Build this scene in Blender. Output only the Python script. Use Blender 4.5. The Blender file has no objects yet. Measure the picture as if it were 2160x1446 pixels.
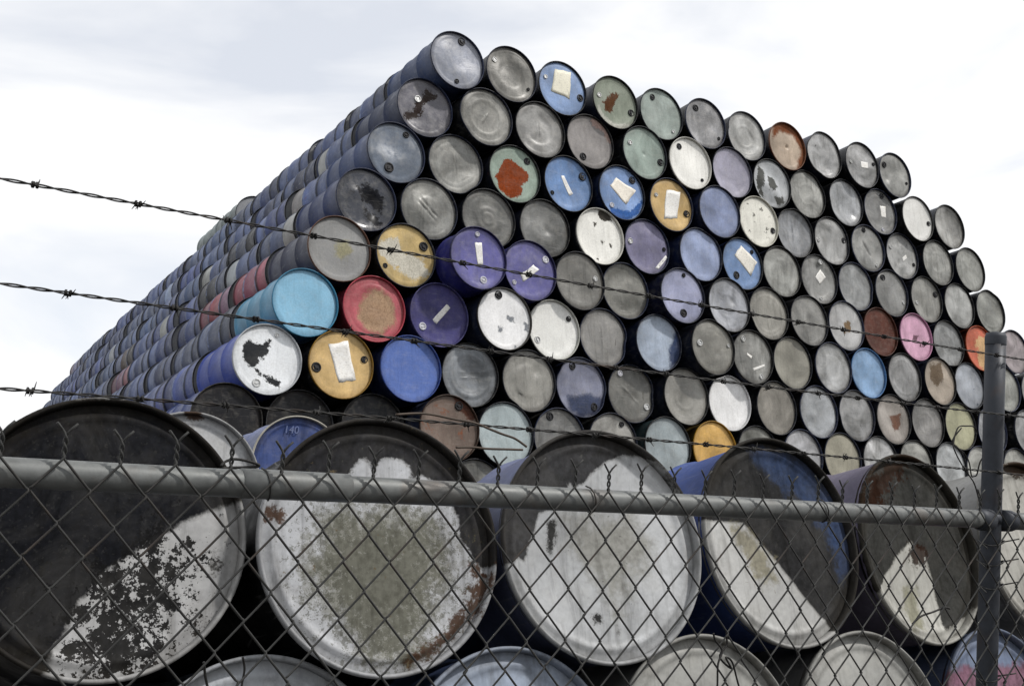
import bpy, math, random
import numpy as np
from mathutils import Matrix, Vector

# ------------------------------------------------------------------ camera, world, sun
EYE = 1.70                       # eye height above the yard
FPX = 2416.15                    # focal length in photograph pixels (2160 wide)
YAW, PITCH, ROLL = 0.578764, 0.241965, -0.036216     # measured in the frame of the pile
TILT = math.radians(3.0)         # the pile leans back this much
cT, sT = math.cos(TILT), math.sin(TILT)
W3 = np.array([[1, 0, 0], [0, cT, sT], [0, -sT, cT]])   # pile frame -> world

def camera_basis():
    F = np.array([math.sin(YAW)*math.cos(PITCH), math.cos(YAW)*math.cos(PITCH), math.sin(PITCH)])
    r = np.array([math.cos(YAW), -math.sin(YAW), 0.0])
    u = np.cross(r, F)
    R = r*math.cos(ROLL) + u*math.sin(ROLL)
    U = -r*math.sin(ROLL) + u*math.cos(ROLL)
    return W3 @ F, W3 @ R, W3 @ U
CF, CR, CU = camera_basis()

scene = bpy.context.scene
C = scene.collection
cam_data = bpy.data.cameras.new('camera')
cam = bpy.data.objects.new('camera', cam_data)
C.objects.link(cam)
cam_data.sensor_width = 36.0
cam_data.lens = FPX/2160*36
cam_data.clip_start = 0.05
cam_data.clip_end = 3000
m = Matrix(((CR[0], CU[0], -CF[0], 0), (CR[1], CU[1], -CF[1], 0), (CR[2], CU[2], -CF[2], EYE), (0, 0, 0, 1)))
cam.matrix_world = m
scene.camera = cam

# sun: high, in front of the drum ends and to the right
SUN_TO = Vector((0.50, -0.46, 0.78)).normalized()
elev = math.asin(SUN_TO.z)
azim = math.atan2(SUN_TO.x, SUN_TO.y)          # from +Y towards +X
sun_d = bpy.data.lights.new('sun', 'SUN')
sun_d.energy = 3.2
sun_d.angle = math.radians(3.0)
sun_d.color = (1.0, 0.965, 0.92)
sun = bpy.data.objects.new('sun', sun_d)
C.objects.link(sun)
sun.rotation_euler = SUN_TO.to_track_quat('Z', 'Y').to_euler()
sun.location = (0, 0, 30)

world = bpy.data.worlds.new('World')
scene.world = world
world.use_nodes = True
nt = world.node_tree
nt.nodes.clear()
wo = nt.nodes.new('ShaderNodeOutputWorld')
bg = nt.nodes.new('ShaderNodeBackground')
sky = nt.nodes.new('ShaderNodeTexSky')
sky.sky_type = 'NISHITA'
sky.sun_disc = False
sky.sun_elevation = elev
sky.sun_rotation = azim
sky.air_density = 1.0
sky.dust_density = 0.1
sky.ozone_density = 4.0
bg.inputs['Strength'].default_value = 0.13
# thin, almost closed cloud: white sheets over the blue, the same all round the sky
tc = nt.nodes.new('ShaderNodeTexCoord')
mp = nt.nodes.new('ShaderNodeMapping')
mp.inputs['Scale'].default_value = (1.0, 1.0, 2.6)
mp.inputs['Location'].default_value = (1.7, 0.9, 0.30)
mp.inputs['Rotation'].default_value = (0.15, 0.1, 0.5)
nz = nt.nodes.new('ShaderNodeTexNoise')
nz.inputs['Scale'].default_value = 2.3
nz.inputs['Detail'].default_value = 6.0
nz.inputs['Roughness'].default_value = 0.52
nz.inputs['Distortion'].default_value = 0.5
cr = nt.nodes.new('ShaderNodeValToRGB')
cr.color_ramp.elements[0].position = 0.33
cr.color_ramp.elements[0].color = (0.66, 0.66, 0.66, 1)
cr.color_ramp.elements[1].position = 0.50
cr.color_ramp.elements[1].color = (1, 1, 1, 1)
mx = nt.nodes.new('ShaderNodeMix')
mx.data_type = 'RGBA'
mx.inputs['B'].default_value = (8.0, 8.05, 8.15, 1)
L = nt.links.new
L(tc.outputs['Generated'], mp.inputs['Vector'])
L(mp.outputs['Vector'], nz.inputs['Vector'])
L(nz.outputs['Fac'], cr.inputs['Fac'])
L(cr.outputs['Color'], mx.inputs['Factor'])
L(sky.outputs['Color'], mx.inputs['A'])
L(mx.outputs['Result'], bg.inputs['Color'])
L(bg.outputs['Background'], wo.inputs['Surface'])

scene.render.engine = 'CYCLES'
scene.view_settings.view_transform = 'Standard'
scene.view_settings.look = 'None'
scene.view_settings.gamma = 1.0
scene.view_settings.exposure = 0.0
scene.view_settings.use_curve_mapping = False

# ------------------------------------------------------------------ helpers
rng = random.Random(7)
PILE = Matrix(((1, 0, 0, 0), (0, cT, sT, 0), (0, -sT, cT, EYE), (0, 0, 0, 1)))   # pile frame (origin at the eye) -> world

def lin(h):
    if not isinstance(h, str):
        return tuple(h)
    v = [int(h[i:i+2], 16)/255 for i in (0, 2, 4)]
    return tuple(x/12.92 if x <= 0.04045 else ((x+0.055)/1.055)**2.4 for x in v)

def mesh(name, verts, faces, smooth=True, attrs=None):
    me = bpy.data.meshes.new(name)
    me.from_pydata([tuple(map(float, v)) for v in verts], [], faces)
    if smooth:
        me.polygons.foreach_set('use_smooth', [True]*len(me.polygons))
    if attrs:
        for k, a in attrs.items():
            at = me.attributes.new(k, 'FLOAT', 'POINT')
            at.data.foreach_set('value', np.asarray(a, dtype=np.float32))
    me.update()
    return me

def obj(name, data, mat=None, parent=None, mw=None):
    o = bpy.data.objects.new(name, data)
    C.objects.link(o)
    if mat is not None:
        if data.materials and data.materials[0] == mat:
            pass
        elif not data.materials:
            data.materials.append(mat)
        else:
            o.material_slots[0].link = 'OBJECT'
            o.material_slots[0].material = mat
    if parent is not None:
        o.parent = parent
    if mw is not None:
        if parent is None:
            o.matrix_world = mw
        else:
            o.matrix_local = mw
    return o

def thing(name, mw, label, cat, group=None):
    o = bpy.data.objects.new(name, None)
    o.empty_display_size = 0.1
    C.objects.link(o)
    o.matrix_world = mw
    tag(o, label, cat, group)
    return o

def tag(o, label, cat, group=None):
    o['label'] = label
    o['category'] = cat
    if group:
        o['group'] = group

def lathe(prof, n=40, closed=False, rfun=None):
    """profile of (y, r) turned about the y axis; rfun(theta, y, r) -> r"""
    V, F = [], []
    for (y, r) in prof:
        for k in range(n):
            t = 2*math.pi*k/n
            rr = rfun(t, y, r) if rfun else r
            V.append((rr*math.cos(t), y, rr*math.sin(t)))
    m_ = len(prof)
    for i in range(m_ if closed else m_-1):
        a, b = i*n, ((i+1) % m_)*n
        for k in range(n):
            k2 = (k+1) % n
            F.append((a+k, a+k2, b+k2, b+k))
    return V, F

def tube(path, r, n=6, cap=True):
    """tube along a polyline"""
    P = [np.array(p, float) for p in path]
    V, F = [], []
    up = np.array([0.13, 0.97, 0.21])
    for i, p in enumerate(P):
        t = P[min(i+1, len(P)-1)] - P[max(i-1, 0)]
        t = t/(np.linalg.norm(t)+1e-12)
        a = np.cross(t, up)
        if np.linalg.norm(a) < 1e-3:
            a = np.cross(t, np.array([1, 0, 0.3]))
        a /= np.linalg.norm(a)
        b = np.cross(t, a)
        rr = r[i] if hasattr(r, '__len__') else r
        for k in range(n):
            w = 2*math.pi*k/n
            V.append(tuple(p + rr*(a*math.cos(w) + b*math.sin(w))))
    for i in range(len(P)-1):
        for k in range(n):
            k2 = (k+1) % n
            F.append((i*n+k, i*n+k2, (i+1)*n+k2, (i+1)*n+k))
    if cap:
        F.append(tuple(range(n-1, -1, -1)))
        F.append(tuple(range((len(P)-1)*n, len(P)*n)))
    return V, F

def join(parts):
    V, F = [], []
    for v, f in parts:
        o = len(V)
        V += list(v)
        F += [tuple(i+o for i in q) for q in f]
    return V, F

def px_ray(px, py):
    return CF + CR*(px-1080)/FPX - CU*(py-723)/FPX

def px_local(mw, px, py, yl):
    """photograph pixel -> (x, z) on the plane y = yl of a drum's own frame"""
    inv = mw.inverted()
    o = inv @ Vector((0, 0, EYE))
    d = inv.to_3x3() @ Vector(px_ray(px, py))
    t = (yl - o.y)/d.y
    p = o + d*t
    return p.x, p.z

def sdf(pts, poly):
    """signed distance to a polygon, negative inside"""
    P = np.asarray(pts, float)
    Q = np.asarray(poly, float)
    dist = np.full(len(P), 1e9)
    inside = np.zeros(len(P), bool)
    for i in range(len(Q)):
        a, b = Q[i], Q[(i+1) % len(Q)]
        ab = b-a
        t = np.clip(((P-a) @ ab)/(ab @ ab+1e-12), 0, 1)
        dd = np.linalg.norm(P-(a+t[:, None]*ab), axis=1)
        dist = np.minimum(dist, dd)
        c = ((a[1] > P[:, 1]) != (b[1] > P[:, 1]))
        xs = a[0] + (P[:, 1]-a[1])/(b[1]-a[1]+1e-12)*ab[0]
        inside ^= c & (P[:, 0] < xs)
    return np.where(inside, -dist, dist)

# ------------------------------------------------------------------ materials
class NT:
    def __init__(self, name):
        self.mat = bpy.data.materials.new(name)
        self.mat.use_nodes = True
        self.t = self.mat.node_tree
        self.b = self.t.nodes['Principled BSDF']
        self.tc = self.t.nodes.new('ShaderNodeTexCoord')
    def n(self, kind, **kw):
        x = self.t.nodes.new('ShaderNode'+kind)
        for k, v in kw.items():
            setattr(x, k, v)
        return x
    def l(self, a, b):
        self.t.links.new(a, b)
    def mapping(self, loc=(0, 0, 0), rot=(0, 0, 0), scale=(1, 1, 1)):
        x = self.n('Mapping')
        x.inputs['Location'].default_value = loc
        x.inputs['Rotation'].default_value = rot
        x.inputs['Scale'].default_value = scale
        self.l(self.tc.outputs['Object'], x.inputs['Vector'])
        return x.outputs['Vector']
    def noise(self, vec, scale, detail=4, rough=0.55, dist=0.0):
        x = self.n('TexNoise')
        x.inputs['Scale'].default_value = scale
        x.inputs['Detail'].default_value = detail
        x.inputs['Roughness'].default_value = rough
        x.inputs['Distortion'].default_value = dist
        self.l(vec, x.inputs['Vector'])
        return x.outputs['Fac']
    def ramp(self, fac, a, b, lo=0.0, hi=1.0):
        x = self.n('MapRange')
        x.inputs['From Min'].default_value = a
        x.inputs['From Max'].default_value = b
        x.inputs['To Min'].default_value = lo
        x.inputs['To Max'].default_value = hi
        x.clamp = True
        self.l(fac, x.inputs['Value'])
        return x.outputs['Result']
    def mix(self, fac, a, b, mode='MIX'):
        x = self.n('Mix', data_type='RGBA', blend_type=mode)
        for s, v in ((x.inputs['Factor'], fac), (x.inputs['A'], a), (x.inputs['B'], b)):
            if hasattr(v, 'links') or hasattr(v, 'is_linked'):
                self.l(v, s)
            elif isinstance(v, (int, float)):
                s.default_value = v
            else:
                s.default_value = (*lin(v)[:3], 1)
        return x.outputs['Result']
    def math(self, op, a, b=0.0):
        x = self.n('Math', operation=op)
        for s, v in ((x.inputs[0], a), (x.inputs[1], b)):
            if isinstance(v, (int, float)):
                s.default_value = v
            else:
                self.l(v, s)
        return x.outputs[0]
    def attr(self, name):
        x = self.n('Attribute', attribute_name=name)
        return x.outputs['Fac']
    def val(self, v):
        x = self.n('RGB')
        x.outputs[0].default_value = (*lin(v)[:3], 1)
        return x.outputs[0]

def scl(c, k, desat=0.0):
    c = lin(c)
    g = 0.25*c[0]+0.6*c[1]+0.15*c[2]
    c = tuple(x+(g-x)*desat for x in c)
    return tuple(min(0.9, x*k) for x in c)

def paint(name, base, seed=0, mottle=0.22, rust=0.0, spots=0.0, scratch=0.25, gloss=0.45, metal=0.0,
          layers=(), band=None, bump=0.3, dust=0.12, spot_col='2a211b', spec=0.15, steps=0.0, gain=1.0, desat=0.0, spot_scale=13, edge=0.0, edge_col='3a2c20', drip=0.0):
    """weathered paint: blotches, grain, rub marks, rust spots and flaked layers with their own outline"""
    N = NT(name)
    sx, sy, sz = (seed*7.31) % 50, (seed*3.77) % 50, (seed*5.13) % 50
    v = N.mapping(loc=(sx, sy, sz))
    big = N.noise(v, 4.5, 5, 0.6, 0.6)
    wide = N.noise(v, 2.0, 3, 0.5, 0.3)
    fine = N.noise(v, 70, 3, 0.6)
    mid = N.noise(v, 16, 5, 0.62)
    c = N.val(scl(base, gain, desat))
    spc = None
    if steps:
        sep = N.n('SeparateXYZ')
        N.l(N.tc.outputs['Object'], sep.inputs[0])
        oi = N.n('ObjectInfo')
        st = N.math('FLOOR', N.math('DIVIDE', N.math('ADD', sep.outputs['Y'], 0.01), 0.30))
        wn = N.n('TexWhiteNoise', noise_dimensions='1D')
        N.l(N.math('ADD', st, N.math('MULTIPLY', oi.outputs['Random'], 97.0)), wn.inputs['W'])
        c = N.mix(N.math('MULTIPLY', wn.outputs['Value'], steps), c, N.mix(1.0, c, '9a9ca4', 'MULTIPLY'))
        wn2 = N.n('TexWhiteNoise', noise_dimensions='1D')
        N.l(N.math('ADD', st, N.math('MULTIPLY', oi.outputs['Random'], 41.0)), wn2.inputs['W'])
        c = N.mix(N.math('MULTIPLY', N.math('POWER', wn2.outputs['Value'], 2.0), steps*0.6), c, '8397c8')
        # ridge shade painted dark in the corners beside the rolling hoops
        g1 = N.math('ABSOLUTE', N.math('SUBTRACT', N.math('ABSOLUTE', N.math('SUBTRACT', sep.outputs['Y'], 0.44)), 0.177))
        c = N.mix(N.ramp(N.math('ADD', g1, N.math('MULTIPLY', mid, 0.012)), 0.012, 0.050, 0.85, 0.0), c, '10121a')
        # worn crests of the hoops, with sky highlight painted in pale
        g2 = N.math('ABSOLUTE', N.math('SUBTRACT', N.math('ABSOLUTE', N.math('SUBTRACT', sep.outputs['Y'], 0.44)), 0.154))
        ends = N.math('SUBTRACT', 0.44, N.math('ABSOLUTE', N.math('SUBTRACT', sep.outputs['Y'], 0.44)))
        c = N.mix(N.ramp(N.math('ADD', ends, N.math('MULTIPLY', mid, 0.02)), 0.030, 0.060, 0.9, 0.0), c, '0c0d12')  # shade of the gaps between drums painted onto both ends
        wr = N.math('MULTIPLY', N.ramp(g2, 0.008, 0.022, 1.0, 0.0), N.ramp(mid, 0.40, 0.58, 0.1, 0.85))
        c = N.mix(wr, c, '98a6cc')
    if band is not None:
        sep = N.n('SeparateXYZ')
        N.l(N.tc.outputs['Object'], sep.inputs[0])
        y = sep.outputs['Y']
        f1 = N.math('GREATER_THAN', y, band[0])
        f2 = N.math('LESS_THAN', y, band[1])
        c = N.mix(N.math('MULTIPLY', f1, f2), c, band[2])
    c = N.mix(N.ramp(wide, 0.35, 0.68, 0.0, mottle*1.1), c, N.mix(1.0, c, '7c7c7a', 'MULTIPLY'))
    c = N.mix(N.ramp(big, 0.30, 0.72, 0.0, mottle*1.6), c, N.mix(1.0, c, '8a8a88', 'MULTIPLY'))
    if dust:
        c = N.mix(N.ramp(mid, 0.48, 0.75, 0.0, dust), c, 'b3ada0')
    c = N.mix(N.ramp(fine, 0.35, 0.7, 0.0, 0.30), c, N.mix(1.0, c, 'b4b4b4', 'MULTIPLY'))
    rgh = N.ramp(mid, 0.3, 0.7, max(0.12, gloss-0.10), gloss+0.14)
    for k, (an, col, amp, nsc, soft, op) in enumerate(layers):
        d = N.attr(an)
        vv = N.mapping(loc=(sx+k*9.1+3, sy, sz-k*4))
        nn = N.math('ADD', N.math('MULTIPLY', N.noise(vv, nsc, 6, 0.62), 0.6), N.math('MULTIPLY', N.noise(vv, nsc*4.3, 5, 0.7), 0.4))
        d2 = N.math('ADD', d, N.math('MULTIPLY', N.math('SUBTRACT', nn, 0.5), amp*2.6))
        fac = N.ramp(d2, soft, -soft, 0.0, op)
        lc = N.mix(N.ramp(big, 0.3, 0.7, 0.0, 0.35), N.val(col), N.mix(1.0, N.val(col), '9a9892', 'MULTIPLY'))
        lc = N.mix(N.ramp(fine, 0.40, 0.66, 0.0, 0.5), lc, N.mix(1.0, lc, '98988f', 'MULTIPLY'))
        lc = N.mix(N.ramp(N.noise(vv, 120, 3, 0.6), 0.60, 0.70, 0.0, 0.10), lc, N.mix(0.3, lc, 'b0aea4'))
        lc = N.mix(N.ramp(N.noise(vv, 5.5, 6, 0.65, 0.8), 0.45, 0.72, 0.0, 0.22), lc, N.mix(0.5, lc, '8d8a84'))
        # thin primer edge where the coat has flaked
        fac0 = N.ramp(N.math('SUBTRACT', d2, 0.0035), soft+0.0015, -soft, 0.0, op*0.55)
        c = N.mix(fac0, c, N.mix(0.5, lc, N.mix(1.0, c, 'a09c94', 'MULTIPLY')))
        c = N.mix(fac, c, lc)
        keep = N.math('SUBTRACT', 1.0, N.math('MULTIPLY', fac, 0.85))
        spc = keep if spc is None else N.math('MULTIPLY', spc, keep)
    if scratch:
        w = N.mapping(loc=(sx, sy, sz), rot=(0.0, 0.6+seed % 3, 0.0), scale=(3.0, 3.0, 55.0))
        s = N.noise(w, 2.4, 3, 0.7, 0.3)
        c = N.mix(N.ramp(s, 0.60, 0.70, 0.0, scratch), c, N.mix(0.5, c, 'c9c9c6'))
    if drip:
        dv = N.noise(N.mapping(loc=(sx+2, sy, sz+7), rot=(0, (seed*2.399) % 6.28, 0), scale=(26, 26, 3.2)), 1.0, 5, 0.65, 0.4)
        c = N.mix(N.ramp(dv, 0.50, 0.72, 0.0, drip), c, N.mix(1.0, c, '6a675f', 'MULTIPLY'))
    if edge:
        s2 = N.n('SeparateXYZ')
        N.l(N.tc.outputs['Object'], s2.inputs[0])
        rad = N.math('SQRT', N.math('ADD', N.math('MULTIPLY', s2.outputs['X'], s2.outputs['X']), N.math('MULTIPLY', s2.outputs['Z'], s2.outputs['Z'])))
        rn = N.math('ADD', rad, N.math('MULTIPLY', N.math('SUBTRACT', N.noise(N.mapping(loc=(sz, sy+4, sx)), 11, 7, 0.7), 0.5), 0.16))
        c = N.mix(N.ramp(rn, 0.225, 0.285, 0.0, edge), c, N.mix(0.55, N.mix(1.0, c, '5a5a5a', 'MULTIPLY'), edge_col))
    if spots:
        sp = N.noise(N.mapping(loc=(sz, sx, sy)), spot_scale, 6, 0.7)
        c = N.mix(N.ramp(sp, 0.70-0.12*spots, 0.74-0.12*spots, 0.0, 0.9), c, spot_col)
    if rust:
        rp = N.noise(N.mapping(loc=(sy+5, sz, sx)), 7.5, 8, 0.7, 0.4)
        rc = N.mix(fine, '5a2c16', '8a5230')
        c = N.mix(N.ramp(rp, 0.68-0.2*rust, 0.76-0.2*rust, 0.0, 0.85), c, rc)
    N.l(c, N.b.inputs['Base Color'])
    N.l(rgh, N.b.inputs['Roughness'])
    N.b.inputs['Metallic'].default_value = metal
    N.b.inputs['Specular IOR Level'].default_value = spec
    if spc is not None:
        N.l(N.math('MULTIPLY', spc, spec), N.b.inputs['Specular IOR Level'])
    bm = N.n('Bump')
    bm.inputs['Strength'].default_value = bump
    bm.inputs['Distance'].default_value = 0.01
    N.l(N.math('ADD', N.math('MULTIPLY', big, 1.0), N.math('MULTIPLY', mid, 0.25)), bm.inputs['Height'])
    N.l(bm.outputs['Normal'], N.b.inputs['Normal'])
    return N.mat

_pc = {}
def paint_c(name, base, **kw):
    k = (name, str(base), tuple(sorted((a, str(b)) for a, b in kw.items())))
    if k not in _pc:
        _pc[k] = paint(name, base, **kw)
    return _pc[k]

def galv(name, base, rough=0.5, metal=0.55, rust=0.25):
    N = NT(name)
    v = N.mapping()
    a = N.noise(v, 35, 4, 0.6)
    b = N.noise(v, 9, 6, 0.65, 0.5)
    c = N.mix(N.ramp(a, 0.3, 0.7), scl(base, 0.7), scl(base, 1.15))
    c = N.mix(N.ramp(b, 0.55, 0.72, 0, rust), c, '4a3524')
    N.l(c, N.b.inputs['Base Color'])
    N.l(N.ramp(a, 0.2, 0.8, rough-0.12, rough+0.15), N.b.inputs['Roughness'])
    N.b.inputs['Metallic'].default_value = metal
    N.b.inputs['Specular IOR Level'].default_value = 0.3
    bm = N.n('Bump')
    bm.inputs['Strength'].default_value = 0.3
    bm.inputs['Distance'].default_value = 0.002
    N.l(a, bm.inputs['Height'])
    N.l(bm.outputs['Normal'], N.b.inputs['Normal'])
    return N.mat

def paper(name, base='e2e0da', printed=True, seed=0):
    N = NT(name)
    v = N.mapping(loc=(seed*1.7, 0, seed))
    a = N.noise(v, 30, 4)
    c = N.mix(N.ramp(a, 0.35, 0.75, 0, 0.5), base, 'c9c3b4')
    if printed:
        b = N.noise(N.mapping(loc=(seed, 0, seed*2), scale=(45, 1, 110)), 1.0, 2)
        c = N.mix(N.ramp(b, 0.54, 0.66, 0, 0.4), c, '77777c')
    N.l(c, N.b.inputs['Base Color'])
    N.b.inputs['Roughness'].default_value = 0.6
    return N.mat

BUNG_DARK = galv('bung_dark_steel', '2c2c2e', 0.45, 0.4, 0.3)
BUNG_BRIGHT = galv('bung_bright_steel', 'c8c8c6', 0.35, 0.7, 0.05)
BUNG_WHITE = paint('bung_white_cap', 'e6e6ec', 3, gloss=0.3, scratch=0, dust=0)

# ------------------------------------------------------------------ drums
R_C, R_B, R_H = 0.2865, 0.2755, 0.2860      # chime, body, rolling hoop
LEN = 0.88
REC = 0.026                                # how deep the head sits inside the chime

def shell_mesh(name, n=44, dents=(), seed=0, y0=0.012):
    prof = [(y0, R_C-0.0035), (y0+0.012, R_C-0.004), (y0+0.020, R_B), (0.252, R_B+0.001), (0.272, R_H-0.003), (0.280, R_H), (0.288, R_H-0.002), (0.300, R_B-0.002),
            (0.44, R_B), (0.572, R_B+0.001), (0.588, R_H-0.003), (0.596, R_H), (0.604, R_H-0.002), (0.618, R_B-0.002), (0.83, R_B), (0.85, R_B), (0.858, R_C), (0.878, R_C),
            (0.88, R_C-0.008), (0.862, R_C-0.014), (0.862, 0.001)]
    r_ = random.Random(seed)
    waves = [(r_.uniform(0, 6.28), r_.uniform(0.1, 0.8), r_.uniform(0.15, 0.5), r_.uniform(0.002, 0.008)) for _ in range(3)]
    def rf(t, y, r):
        k = 0.0
        for a, yc, w, dp in waves:
            da = (t-a+math.pi) % (2*math.pi)-math.pi
            k += dp*math.exp(-(da/w)**2-((y-yc)/0.12)**2)
        for a, w, dp in dents:
            da = (t-a+math.pi) % (2*math.pi)-math.pi
            k += dp*math.exp(-(da/w)**2)*math.exp(-(y/0.10)**2)
        return max(0.001, r-k) if r > 0.1 else r
    V, F = lathe(prof, n, rfun=rf)
    return mesh(name, V, F)

def dent_fun(dents):
    def rf(t, y, r):
        k = 0.0
        for a, w, dp in dents:
            da = (t-a+math.pi) % (2*math.pi)-math.pi
            k += dp*math.exp(-(da/w)**2)
        return r-k
    return rf

def with_layers(V, polys):
    P = np.array([(v[0], v[2]) for v in V])
    return {('m%d' % i): np.min([sdf(P, q) for q in ps], axis=0) for i, ps in enumerate(polys)}

def rim_mesh(name, n=48, dents=(), polys=(), wide=0.0):
    prof = [(0.014, R_C-0.0005), (0.004, R_C), (0.0, R_C-0.003), (0.0005, R_C-0.0075-wide), (0.005, R_C-0.010-wide), (REC+0.004, R_C-0.0115-wide), (REC+0.006, R_C-0.006), (0.016, R_C-0.004)]
    V, F = lathe(prof, n, closed=True, rfun=dent_fun(dents))
    return mesh(name, V, F, attrs=with_layers(V, polys) if polys else None)

LID_Y = [None]
def lid_mesh(name, n=48, nr=12, feats=(), dents=(), polys=(), seed=0, wob=0.007):
    Rl = R_C-0.0105
    r_ = random.Random(seed*13+5)
    wv = [(r_.uniform(-1, 1)*14, r_.uniform(-1, 1)*14, r_.uniform(0, 6.28), r_.uniform(0.3, 1)*wob) for _ in range(4)]
    bul = r_.uniform(-0.009, 0.010)
    rf = dent_fun(dents)
    V, F = [], []
    def y_at(x, z, rr):
        y = REC + bul*(1-(rr/Rl)**2)
        for a, b, p, w in wv:
            y += w*math.sin(a*x+b*z+p)*(1-(rr/Rl)**4)
        # countersink ring by the chime
        y -= 0.004*math.exp(-((rr-Rl*0.90)/0.008)**2)
        for ft in feats:
            if ft[0] == 'ring':
                y -= ft[3]*math.exp(-((rr-ft[1])/ft[2])**2)
            elif ft[0] == 'disc':
                y -= ft[2]/(1+math.exp((rr-ft[1])/0.006))
            elif ft[0] == 'bar':          # angle, length, width, offset, height
                _, a, ln, wd, off, hh = ft
                u = x*math.cos(a)+z*math.sin(a)
                v = -x*math.sin(a)+z*math.cos(a)-off
                y -= hh*math.exp(-(v/wd)**2)/(1+math.exp((abs(u)-ln)/0.012))
            elif ft[0] == 'dent':
                _, cx, cz, rad, dp = ft
                y += dp*math.exp(-((x-cx)**2+(z-cz)**2)/rad**2)
            elif ft[0] == 'hole':
                _, cx, cz, rad, dp = ft
                y += dp/(1+math.exp((math.hypot(x-cx, z-cz)-rad)/0.004))
        return y
    LID_Y[0] = lambda x, z: y_at(x, z, math.hypot(x, z))
    V.append((0, y_at(0, 0, 0), 0))
    for i in range(1, nr+1):
        rr = Rl*(i/nr)
        for k in range(n):
            t = 2*math.pi*k/n
            q = rf(t, 0, rr) if i > nr*0.6 else rr
            x, z = q*math.cos(t), q*math.sin(t)
            V.append((x, y_at(x, z, rr), z))
    for k in range(n):
        F.append((0, 1+(k+1) % n, 1+k))
    for i in range(nr-1):
        a, b = 1+i*n, 1+(i+1)*n
        for k in range(n):
            k2 = (k+1) % n
            F.append((a+k, a+k2, b+k2, b+k))
    F = [tuple(reversed(f)) for f in F]
    return mesh(name, V, F, attrs=with_layers(V, polys) if polys else None)

def bung_mesh(name):
    prof = [(0.004, 0.040), (-0.004, 0.038), (-0.007, 0.034), (-0.007, 0.029), (-0.001, 0.0275), (-0.001, 0.013), (-0.006, 0.0115), (-0.006, 0.0005)]
    V, F = lathe(prof, 18)
    bar = [(-0.021, -0.0065, -0.004), (0.021, -0.0065, -0.004), (0.021, -0.0065, 0.004), (-0.021, -0.0065, 0.004),
           (-0.021, 0.0, -0.004), (0.021, 0.0, -0.004), (0.021, 0.0, 0.004), (-0.021, 0.0, 0.004)]
    bf = [(0, 1, 2, 3), (0, 4, 5, 1), (1, 5, 6, 2), (2, 6, 7, 3), (3, 7, 4, 0)]
    V, F = join([(V, F), (bar, bf)])
    return mesh(name, V, F, smooth=False)
BUNG = bung_mesh('bung')
BUNGS = {}
for nm, mt in (('d', BUNG_DARK), ('b', BUNG_BRIGHT), ('w', BUNG_WHITE)):
    me = BUNG.copy()
    me.materials.append(mt)
    BUNGS[nm] = me

def add_label_sheet(parent, mw, poly_px, mat, i=0):
    """paper stuck on the head, following its surface"""
    pts = [px_local(mw, px, py, REC) for px, py in poly_px]
    fy = LID_Y[0]
    cx = sum(p[0] for p in pts)/len(pts)
    cz = sum(p[1] for p in pts)/len(pts)
    rings, n = 4, 0
    edge = []
    for k in range(len(pts)):
        a, b = pts[k], pts[(k+1) % len(pts)]
        for q in range(4):
            t = q/4
            jit = 1.0+0.035*math.sin(i*3.1+k*5.7+q*2.3)
            edge.append((cx+(a[0]+(b[0]-a[0])*t-cx)*jit, cz+(a[1]+(b[1]-a[1])*t-cz)*jit))
    n = len(edge)
    V, F = [], []
    for s in range(1, rings+1):
        for e in edge:
            x, z = cx+(e[0]-cx)*s/rings, cz+(e[1]-cz)*s/rings
            V.append((x, fy(x, z)-0.0020-0.0006*math.sin(x*90+z*60), z))
    V.append((cx, fy(cx, cz)-0.0028, cz))
    for s in range(rings-1):
        for k in range(n):
            k2 = (k+1) % n
            F.append((s*n+k, s*n+k2, (s+1)*n+k2, (s+1)*n+k))
    F += [((k+1) % n, k, rings*n) for k in range(n)]
    o = len(V)
    V += [(v[0], v[1]+0.004, v[2]) for v in V[(rings-1)*n:rings*n]]
    F += [((rings-1)*n+k, (rings-1)*n+(k+1) % n, o+(k+1) % n, o+k) for k in range(n)]
    return obj('paper_label', mesh('paper_label', V, F), mat, parent)

def rot_y(a):
    return Matrix.Rotation(a, 4, 'Y')

def make_drum(mw, label, group, lid_mat, shell_mat, rim_mat, seed, bungs=(), feats=(), dents=(), polys=(), labels=(), shell=None, rim=None, rim_polys=None,
              lidres=(48, 12), name='steel_drum'):
    t = thing(name, mw, label, 'drum', group)
    obj('shell', shell or SHELLS[seed % len(SHELLS)], shell_mat, t, rot_y(0.0 if dents else seed*1.3))
    if dents or polys or rim is None:
        rm = rim_mesh('rim', lidres[0], dents, rim_polys or polys)
    else:
        rm = rim
    obj('rim', rm, rim_mat, t)
    lm = lid_mesh('lid', lidres[0], lidres[1], feats, dents, polys, seed)
    lo = obj('lid', lm, lid_mat, t)
    for k, (px, py, kind, s) in enumerate(bungs):
        x, z = px_local(mw, px, py, REC)
        r = math.hypot(x, z)
        if r > 0.222:
            x, z = x*0.222/r, z*0.222/r
        b = obj('bung', BUNGS[kind], None, lo, Matrix.Translation((x, LID_Y[0](x, z)-0.001, z)) @ rot_y(seed*0.7+k*1.9) @ Matrix.Diagonal((s, 1.3, s, 1)))
    for k, (poly, mat) in enumerate(labels):
        add_label_sheet(lo, mw, poly, mat, k+seed)
    return t

SHELLS = [shell_mesh('drum_shell_%d' % i, seed=i+1) for i in range(8)]
RIM = rim_mesh('drum_rim', 48)

LID0 = lid_mesh('drum_lid', 32, 6, (), (), (), 3)

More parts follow.
